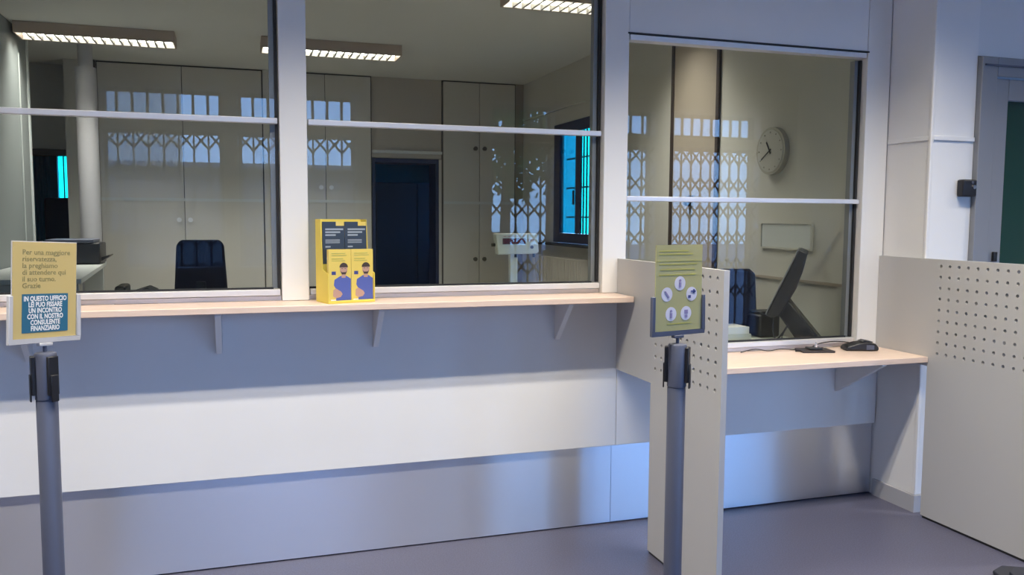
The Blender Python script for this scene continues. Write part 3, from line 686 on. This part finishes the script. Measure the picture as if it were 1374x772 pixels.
# pale notice board and coat hook
t = thing('notice_board', 'pale blank board in a thin frame on the office wall behind the monitor', 'board', (3.158, 4.33, 1.32))
obj('sheet', box(BM(), 3.150, 3.158, 4.092, 4.568, 1.325, 1.465), M_BOARD, t)
b = BM(); box(b, 3.145, 3.158, 4.08, 4.091, 1.314, 1.476); box(b, 3.145, 3.158, 4.569, 4.58, 1.314, 1.476); box(b, 3.145, 3.158, 4.091, 4.569, 1.466, 1.476); box(b, 3.145, 3.158, 4.091, 4.569, 1.314, 1.324)
obj('frame', b, M_OWALL, t)
t = thing('coat_hook', 'black coat hook on the tan wall panel', 'hook', (3.145, 5.45, 1.58))
obj('plate', box(BM(), 3.136, 3.1455, 5.40, 5.49, 1.640, 1.662), M_GREYM, t, bevel=0.002)
obj('knob', cyl(BM(), (3.1355, 5.45, 1.612), (3.10, 5.45, 1.612), 0.030, 0.024, n=16), M_BLACK, t, smooth=True)

# back wall line: built-in cabinets
YC = 9.25
wk = struct('wall_office_back', (0, 9.62, OF), 'back wall of the office behind the cabinets')
P = lambda n, a, b, c, d, e, f, mt, bv=0.0: obj(n, box(BM(), a, b, c, d, e, f), mt, wk, bevel=bv)
P('wall_section', -3.3, -2.45, 9.62, 9.70, OF, ZC, M_OWALL)
P('wall_section', -1.50, 1.40, 9.62, 9.70, OF, ZC, M_OWALL)
P('wall_section', 2.23, 3.26, 9.62, 9.70, OF, ZC, M_OWALL)
P('wall_above_opening', -2.449, -1.501, 9.62, 9.70, 2.16, ZC, M_OWALL)
P('wall_above_opening', 1.401, 2.229, 9.62, 9.70, 2.14, ZC, M_OWALL)
ww = smesh('wall_office_recess', box(BM(), -1.548, -1.29, YC, 9.615, OF, ZC), M_OWALL, 'grey wall strip behind the column')
KB = {}
def knob(xx, zz, mt):
    return mt, cyl(BM(), (xx, YC-0.021, zz), (xx, YC-0.055, zz), 0.018, 0.022, n=12)
def cabinet(x0, x1, zs, knobs, kmat, label):
    t = thing('built_in_cabinet', label, 'cabinet', ((x0+x1)/2, YC+0.18, OF))
    obj('carcass', box(BM(), x0, x1, YC, YC+0.36, OF, ZC-0.001), M_CABD, t)
    xm = (x0+x1)/2
    bounds = [OF+0.01] + zs + [ZC-0.012]
    for j in range(len(bounds)-1):
        for a, b_ in ((x0+0.012, xm-0.003), (xm+0.003, x1-0.012)):
            d = obj('door', box(BM(), a, b_, YC-0.02, YC-0.001, bounds[j]+0.004, bounds[j+1]-0.004), M_CAB, t, bevel=0.002)
            if knobs[j] is not None:
                xx = (b_-0.05) if a < xm-0.1 else (a+0.05)
                bmk = cyl(BM(), (xx, YC-0.0205, knobs[j]), (xx, YC-0.055, knobs[j]), 0.020, 0.024, n=12)
                obj('knob', bmk, kmat, d, smooth=True)
    obj('rail_strip', box(BM(), x0+0.012, x1-0.012, YC-0.026, YC-0.0205, zs[0]-0.016, zs[0]+0.014), M_BOARD, t)
    return t
cabinet(-1.262, 0.300, [1.655], [1.450, None], M_PRINTW, 'tall built-in cabinet with pale knobs behind the navy chair')
cabinet(0.440, 1.425, [1.655], [None, 1.80], M_PRINTW, 'tall built-in cabinet left of the dark doorway')
cabinet(2.205, 3.060, [1.655], [1.02, 2.26], M_CABD, 'tall built-in cabinet with black knobs right of the dark doorway')
o = smesh('trim_3', box(BM(), 0.302, 0.438, YC-0.012, YC+0.3, OF, ZC-0.001), M_CAB, 'filler panel between the cabinets')
o = smesh('trim_4', box(BM(), 1.427, 2.203, YC+0.02, YC+0.06, 2.135, ZC-0.001), mat('warm grey filler', (0.50, 0.45, 0.38), 0.6), 'plain panel over the dark doorway')
o = smesh('trim_5', box(BM(), 1.427, 2.203, YC-0.012, YC+0.019, 2.185, 2.215), M_BOARD, 'pale strip over the dark doorway')
o = smesh('trim_6', box(BM(), 3.062, 3.158, YC-0.0, YC+0.3, OF, ZC-0.001), M_TAN, 'brown filler panel in the office corner')
# open doorway to the back room
dd = struct('door_2', (1.82, 9.5, OF), 'dark doorway into the blue-lit back room')
P = lambda n, a, b, c, d, e, f, mt, bv=0.0: obj(n, box(BM(), a, b, c, d, e, f), mt, dd, bevel=bv)
P('jamb', 1.430, 1.462, 9.10+0.16, 9.60, OF, 2.13, M_NAVY); P('jamb', 2.135, 2.170, 9.26, 9.60, OF, 2.13, M_NAVY); P('head', 1.463, 2.134, 9.26, 9.60, 2.085, 2.13, M_NAVY)
P('casing', 2.172, 2.203, 9.262, 9.60, OF, 2.13, M_CAB)
dd = struct('door_3', (-1.95, 9.62, OF), 'dark open door beside the grey column')
P = lambda n, a, b, c, d, e, f, mt, bv=0.0: obj(n, box(BM(), a, b, c, d, e, f), mt, dd, bevel=bv)
P('jamb', -1.58, -1.549, 9.56, 9.72, OF, 2.15, M_BROWN); P('jamb', -2.45, -2.42, 9.56, 9.72, OF, 2.15, M_BROWN); P('head', -2.419, -1.581, 9.56, 9.72, 2.09, 2.15, M_BROWN)
# back room
bk = struct('wall_back_room', (0, 12.5, OF), 'back room walls with teal light put into their colour')
P = lambda n, a, b, c, d, e, f, mt, bv=0.0: obj(n, box(BM(), a, b, c, d, e, f), mt, bk, bevel=bv)
P('wall_section', -3.3, -2.19, 12.4, 12.5, OF, ZC, M_BLUER)
P('wall_section', -2.03, 3.26, 12.4, 12.5, OF, ZC, M_BLUER)
P('wall_section', -2.189, -2.031, 12.4, 12.5, OF, 1.70, M_BLUER)
P('wall_section', -2.189, -2.031, 12.4, 12.5, 2.26, ZC, M_BLUER)
P('wall_section', 3.17, 3.26, 9.71, 10.4, OF, ZC, M_BLUER); P('wall_section', 3.17, 3.26, 11.6, 12.4, OF, ZC, M_BLUER)
P('wall_section', 3.17, 3.26, 10.401, 11.599, OF, 1.2, M_BLUER); P('wall_section', 3.17, 3.26, 10.401, 11.599, 2.3, ZC, M_BLUER)
P('partition', 0.40, 0.48, 9.71, 12.39, OF, ZC, M_DARKR)
wn = struct('window_10', (-2.11, 12.45, 1.70), 'narrow cyan window of the back room')
obj('pane', box(BM(), -2.188, -2.032, 12.44, 12.446, 1.701, 2.259), G_CYAN, wn)
obj('frame', box(BM(), -2.125, -2.11, 12.42, 12.439, 1.701, 2.259), M_NAVY, wn)
wn = struct('window_11', (3.2, 11, 1.2), 'unseen side window added to light the back room')  # unseen opening, put in so daylight brightens the back room
obj('pane', box(BM(), 3.21, 3.216, 10.402, 11.598, 1.201, 2.299), G_BACK, wn)
t = thing('storage_cupboard', 'dark blue cupboard standing in the back room doorway', 'cupboard', (2.3, 11.6, OF))
obj('body', box(BM(), 1.75, 2.95, 11.35, 11.85, OF, 1.95), M_NAVYC, t)
for x_ in (1.76, 2.36): obj('door', box(BM(), x_, x_+0.58, 11.33, 11.349, OF+0.05, 1.94), M_NAVYC, t, bevel=0.003)
t = thing('low_shelf_unit', 'dark shelf unit with a blue box inside the back room', 'shelf unit', (1.60, 11.2, OF))
for z_ in (0.55, 1.0, 1.45): obj('shelf_board', box(BM(), 1.45, 1.74, 11.0, 11.3, z_, z_+0.03), M_DARKR, t)
for x_ in (1.42, 1.741): obj('upright', box(BM(), x_, x_+0.02, 11.0, 11.3, OF, 1.80), M_DARKR, t)
o = tag(obj('storage_box', box(BM(), 1.50, 1.70, 11.02, 11.25, 1.031, 1.10), mat('blue plastic box', (0.08, 0.30, 0.42), 0.5), bevel=0.004), 'blue plastic box on the dark shelf in the back room', 'box')
# teal curtain seen through the left open door
b = BM(); n_ = 40
pts = [(-2.75+0.5*i/n_, 12.3+0.03*math.sin(i*1.5)) for i in range(n_+1)]
prism(b, pts + [(p_[0], p_[1]+0.006) for p_ in reversed(pts)], 0.6, 2.25, 'z')
tag(obj('curtain', b, M_CURT, smooth=False), 'teal curtain hanging beside the narrow window of the back room', 'curtain')
t = thing('office_chair', 'dark chair silhouette in the back room beyond the open door', 'chair', (-2.1, 11.6, OF))
obj('backrest', box(BM(), -2.20, -1.85, 11.55, 11.62, 1.05, 1.70), M_BLACK, t, bevel=0.03)
obj('seat', box(BM(), -2.25, -1.80, 11.15, 11.6, 0.68, 0.76), M_BLACK, t, bevel=0.02)
obj('stem', cyl(BM(), (-2.02, 11.4, 0.26), (-2.02, 11.4, 0.68), 0.03), M_BLACK, t)
obj('foot', box(BM(), -2.27, -1.77, 11.37, 11.43, OF, 0.26), M_BLACK, t); obj('foot', box(BM(), -2.05, -1.99, 11.15, 11.65, OF, 0.255), M_BLACK, t)

# grey round column with a sleeve
t = smesh('wall_column', lathe(BM(), [(0.088, OF), (0.088, 2.80), (0.062, 2.801), (0.062, ZC)], 28, -1.235, 8.45), mat('pale grey column paint', (0.44, 0.43, 0.44), 0.45), 'round pale grey column in front of the cabinets')
for p_ in t.data.polygons: p_.use_smooth = True
t.data.set_sharp_from_angle(angle=R(40))
# conduits beside it
smesh('trim_7', box(BM(), -1.288, -1.266, 9.2, 9.245, OF, ZC-0.002), M_BROWN, 'dark vertical strip beside the column')

# low white counter with printer on the left
t = thing('white_counter', 'white office counter carrying the black printer', 'desk', (-1.3, 7, OF))
obj('worktop', prism(BM(), [(-1.635, 5.9), (-0.93, 5.9), (-1.06, 8.0), (-1.635, 8.0)], 1.06, 1.095, 'z'), mat('white worktop', (0.62, 0.64, 0.62), 0.35), t, bevel=0.004)
obj('end_panel', box(BM(), -1.22, -1.075, 7.90, 7.94, OF, 1.059), M_BOARD, t)
obj('end_panel', box(BM(), -1.60, -0.96, 5.98, 6.01, OF, 1.059), M_BOARD, t)
obj('drawer_block', box(BM(), -1.62, -1.25, 6.3, 7.85, OF, 1.059), M_CAB, t)
t = thing('printer', 'black desktop printer on the white office counter', 'printer', (-1.2, 7.5, 1.0955))
obj('body', box(BM(), -1.44, -1.045, 7.55, 7.90, 1.096, 1.27), M_BLACK, t, bevel=0.012)
obj('lid', box(BM(), -1.44, -1.09, 7.55, 7.90, 1.271, 1.298), M_GREYM, t, bevel=0.006)
obj('output_tray', prism(BM(), [(-1.044, 1.12), (-0.985, 1.16), (-0.985, 1.17), (-1.044, 1.15)], 7.62, 7.84, 'y'), M_BLACK, t)

# operator chairs
def op_chair(x, y, rz, zt, label, w0=0.20, w1=0.155, seat=0.75, zb=None):
    t = thing('office_chair', label, 'chair', (x, y, OF), rz)
    zt -= OF; seat -= OF
    zb = (zb-OF) if zb else zt-0.42
    b = BM(); N = 8
    prof = [(-w0, zb), (w0, zb), (w0*1.02, zb+0.12), (w1*1.05, zt-0.03), (w1*0.85, zt), (-w1*0.85, zt), (-w1*1.05, zt-0.03), (-w0*1.02, zb+0.12)]
    prism(b, prof, -0.03, 0.03, 'y'); obj('backrest', b, M_FABRIC, t, bevel=0.018, segs=3, world=False)
    obj('back_support', box(BM(), -0.03, 0.03, -0.075, -0.032, seat-0.05, zb+0.2), M_BLACK, t, bevel=0.005, world=False)
    obj('seat', box(BM(), -0.23, 0.23, -0.5, -0.05, seat-0.08, seat), M_FABRIC, t, bevel=0.03, segs=3, world=False)
    obj('gas_stem', cyl(BM(), (0, -0.26, 0.08), (0, -0.26, seat-0.081), 0.028), M_BLACK, t, smooth=True, world=False)
    for k_ in range(5):
        a_ = 2*math.pi*k_/5
        b = box(BM(), 0.03, 0.30, -0.02, 0.02, 0.05, 0.08); b.transform(Matrix.Translation((0, -0.26, 0)) @ Matrix.Rotation(a_, 4, 'Z')); obj('foot', b, M_BLACK, t, world=False)
        b = cyl(BM(), (0.28, -0.02, 0.026), (0.28, 0.02, 0.026), 0.025, n=12); b.transform(Matrix.Translation((0, -0.26, 0)) @ Matrix.Rotation(a_, 4, 'Z')); obj('caster', b, M_BLACK, t, world=False)
    return t
op_chair(-0.222, 6.0, 0.0, 1.335, 'navy black office chair in front of the pale built-in cabinets', 0.165, 0.142, 0.72, 0.86)
op_chair(2.84, 4.50, R(172), 1.19, 'black office chair behind the low desk, beside the monitor', 0.21, 0.19, 0.72, 0.80)

# inner worktops
t = thing('office_worktop', 'white inner worktop behind the tall counter windows', 'worktop', (0.3, 4.1, OF))
obj('top', box(BM(), -1.6, 1.70, YW+0.12, 4.75, 1.015, 1.045), M_BOARD, t, bevel=0.003)
for x_ in (-1.58, 0.2, 1.66): obj('support_panel', box(BM(), x_, x_+0.03, YW+0.13, 4.7, OF, 1.014), M_BOARD, t)
t = thing('office_desk', 'pale inner desk behind the low counter window', 'desk', (2.45, 4.1, OF))
obj('top', box(BM(), 1.78, 3.12, YW+0.12, 4.40, 0.765, 0.795), mat('greenish white desk', (0.58, 0.62, 0.56), 0.4), t, bevel=0.003)
for x_ in (1.80, 3.08): obj('support_panel', box(BM(), x_, x_+0.03, YW+0.13, 4.39, OF, 0.764), M_BOARD, t)
# scale
t = thing('postal_scale', 'cream postal scale with a dark red display on a column', 'scale', (1.53, 4.6, 1.0455))
obj('platform', box(BM(), 1.38, 1.68, 4.30, 4.60, 1.046, 1.095), M_CREAMP, t, bevel=0.008)
obj('column', box(BM(), 1.500, 1.545, 4.61, 4.65, 1.046, 1.30), M_CREAMP, t, bevel=0.004)
hm_ = obj('display_head', prism(BM(), [(1.415, 1.285), (1.645, 1.290), (1.660, 1.300), (1.652, 1.400), (1.640, 1.405), (1.405, 1.405), (1.400, 1.395)], 4.57, 4.63, 'y'), M_CREAMP, t, bevel=0.006)
obj('red_display', box(BM(), 1.440, 1.578, 4.564, 4.5695, 1.345, 1.378), M_RED, hm_)
b = BM()
for i in range(3): box(b, 1.590+0.016*i, 1.600+0.016*i, 4.566, 4.5695, 1.362, 1.372)
for i in range(5): box(b, 1.445+0.028*i, 1.460+0.028*i, 4.567, 4.5695, 1.387, 1.391)
stuff(obj('key_marks', b, mat('pale red key', (0.5, 0.3, 0.28)), hm_))
obj('round_key', cyl(BM(), (1.616, 4.5695, 1.327), (1.616, 4.562, 1.327), 0.009, n=12), M_GREYM, hm_)
for x_ in (1.53, 1.64): obj('foot_screw', cyl(BM(), (x_, 4.60, 1.268), (x_, 4.60, 1.289), 0.008, n=10), M_BLACK, t)
obj('side_screw', cyl(BM(), (1.385, 4.60, 1.34), (1.404, 4.60, 1.34), 0.010, n=10), M_BLACK, t)

# monitor in profile on a heavy stand
MY = 3.98
t = thing('touch_monitor', 'black monitor leaning back on a sloping stand, its back to the cream wall', 'monitor', (2.90, MY, 0.7955))
def pr(px): return px
top, bot = Vector((2.968, 1.335)), Vector((2.812, 0.985))
d = (top-bot).normalized(); nrm = Vector((d.y, -d.x))
if nrm.x < 0: nrm = -nrm
q = lambda a, b_: tuple(bot + d*a + nrm*b_)
ln_ = (top-bot).length
obj('screen_glass', prism(BM(), [q(0, 0), q(ln_, 0), q(ln_, 0.006), q(0, 0.006)], MY-0.20, MY+0.20, 'y'), mat('dark screen glass', (0.16, 0.16, 0.17), 0.2), t)
obj('casing', prism(BM(), [q(-0.005, 0.0065), q(ln_+0.005, 0.0065), q(ln_+0.005, 0.055), q(ln_*0.75, 0.075), q(ln_*0.5, 0.085), q(0.03, 0.075), q(-0.005, 0.04)], MY-0.20, MY+0.20, 'y'), M_BLACK, t, bevel=0.008)
e = Vector(q(0.09, 0.075))
obj('stand_arm', prism(BM(), [tuple(e+Vector((-0.05, 0.0))), tuple(e+Vector((0.0, 0.03))), (3.105, 0.84), (3.11, 0.815), (2.99, 0.815), (2.93, 0.90), tuple(e+Vector((-0.05, -0.05)))], MY-0.10, MY+0.10, 'y'), M_BLACK, t, bevel=0.008)
obj('foot', box(BM(), 2.88, 3.115, MY-0.13, MY+0.13, 0.796, 0.8145), M_BLACK, t, bevel=0.004)
t.rotation_euler = (0, 0, R(-38))
for pts_, r_ in (([(2.86, 3.90, 0.99), (2.85, 3.88, 0.90), (2.87, 3.87, 0.84), (2.90, 3.86, 0.87), (2.93, 3.87, 0.92), (2.90, 3.86, 0.85), (2.96, 3.85, 0.83)], 0.005),
                 ([(3.08, 3.88, 0.83), (3.06, 3.86, 0.87), (3.02, 3.85, 0.89), (2.99, 3.85, 0.85), (2.95, 3.85, 0.80)], 0.003)):
    obj('cable', tube(BM(), smooth_path(pts_), r_, 7), M_BLACK, t, smooth=True)
# small black gadget behind the screen, keyboard and papers
t = thing('receipt_printer', 'small black receipt printer behind the leaning monitor', 'printer', (3.0, 4.31, 0.7955))
obj('body', box(BM(), 2.93, 3.07, 4.24, 4.38, 0.796, 0.93), M_BLACK, t, bevel=0.012)
obj('paper_cover', box(BM(), 2.94, 3.06, 4.25, 4.37, 0.931, 0.95), M_BLACK, t, bevel=0.006)
t = thing('keyboard', 'dark keyboard lying on the pale inner desk', 'keyboard', (2.45, 3.88, 0.7955), R(4))
obj('body', box(BM(), -0.20, 0.20, -0.07, 0.07, 0, 0.018), M_BLACK, t, bevel=0.004, world=False)
me = None
for r_ in range(4):
    for c_ in range(13):
        if me is None:
            o = obj('key', box(BM(), -0.012, 0.012, -0.012, 0.012, 0, 0.006), M_FABRIC, t, world=False); me = o.data
        else:
            o = bpy.data.objects.new('key', me); C.objects.link(o); o.parent = t
        o.location = (-0.18+c_*0.030, -0.048+r_*0.031, 0.0182)
for i, (x_, y_, rz_, lb) in enumerate(((2.42, 4.20, 0.3, 'white paper sheet on the inner desk beside the keyboard'), (2.48, 3.93, -0.2, 'pale form lying under the monitor on the inner desk'))):
    o = obj('paper_sheet', box(BM(), -0.105, 0.105, -0.148, 0.148, 0, 0.002), M_BOARD); o.location = (x_, y_, 0.7956); o.rotation_euler = (0, 0, rz_)
    tag(o, lb, 'paper')
t = thing('paper_tray', 'white paper tray on the inner desk beside the black chair', 'tray', (2.73, 4.28, 0.7955))
obj('tray', box(BM(), 2.62, 2.84, 4.19, 4.37, 0.796, 0.83), M_BOARD, t, bevel=0.004)
obj('paper_stack', box(BM(), 2.63, 2.83, 4.20, 4.36, 0.8305, 0.87), M_PRINTW, t)
# phone by the left window
t = thing('desk_telephone', 'dark desk telephone on the inner worktop behind the left window', 'telephone', (-0.47, 4.6, 1.0455))
obj('body', prism(BM(), [(-0.57, 1.046), (-0.38, 1.046), (-0.38, 1.12), (-0.42, 1.14), (-0.57, 1.09)], 4.5, 4.7, 'y'), M_BLACK, t, bevel=0.006)
obj('handset', box(BM(), -0.565, -0.515, 4.49, 4.71, 1.105, 1.15), M_BLACK, t, bevel=0.012)

# ------------------------------------------------------------------ street behind the hall windows
t = thing('neighbour_building', 'pale rendered building across the street, reflected in the counter glass', 'building', (-5, -16, -0.16))
obj('facade', box(BM(), -14, -1.4, -19, -16, -0.16, 9), M_BUILD, t)
for fl in range(2):
    for i in range(6):
        wv = obj('window', box(BM(), -13+i*2.0, -12+i*2.0, -15.99, -15.95, 0.9+fl*4.4, 2.3+fl*4.4), M_BWIN, t)
t = thing('street_tree', 'green leafy tree outside the street windows', 'tree', (5.2, -9, -0.16))
obj('trunk', cyl(BM(), (5.2, -9, -0.16), (5.25, -9, 2.2), 0.14, 0.09, n=10), M_BARK, t, smooth=True)
b = BM()
for i in range(1400):
    u = Vector((random.gauss(0, 1), random.gauss(0, 1), random.gauss(0, 1))).normalized()*random.random()**0.4
    c_ = Vector((5.2+u.x*1.5, -9+u.y*1.3, 3.0+u.z*1.3)); a1 = Vector((random.gauss(0, 1), random.gauss(0, 1), random.gauss(0, 1))).normalized(); a2 = a1.orthogonal().normalized(); s_ = 0.11
    b.faces.new([b.verts.new(c_+a1*s_), b.verts.new(c_+a2*s_*0.6), b.verts.new(c_-a1*s_), b.verts.new(c_-a2*s_*0.6)])
o = obj('crown', b, M_LEAF, t); o['kind'] = 'stuff'

t = thing('reflection_dimming_wall', 'unseen grey wall added outside to darken the lower window reflections', 'wall', (-2.2, -5.1, -0.16))  # added unseen wall, darkens the lower part of the reflected windows
obj('wall_body', box(BM(), -7.0, 2.3, -5.2, -5.0, -0.16, 2.15), mat('grey render', (0.20, 0.20, 0.19), 0.9, var=0.1, vscale=2), t)
obj('coping', box(BM(), -7.05, 2.35, -5.25, -4.95, 2.151, 2.22), mat('coping stone', (0.3, 0.3, 0.29), 0.9), t)
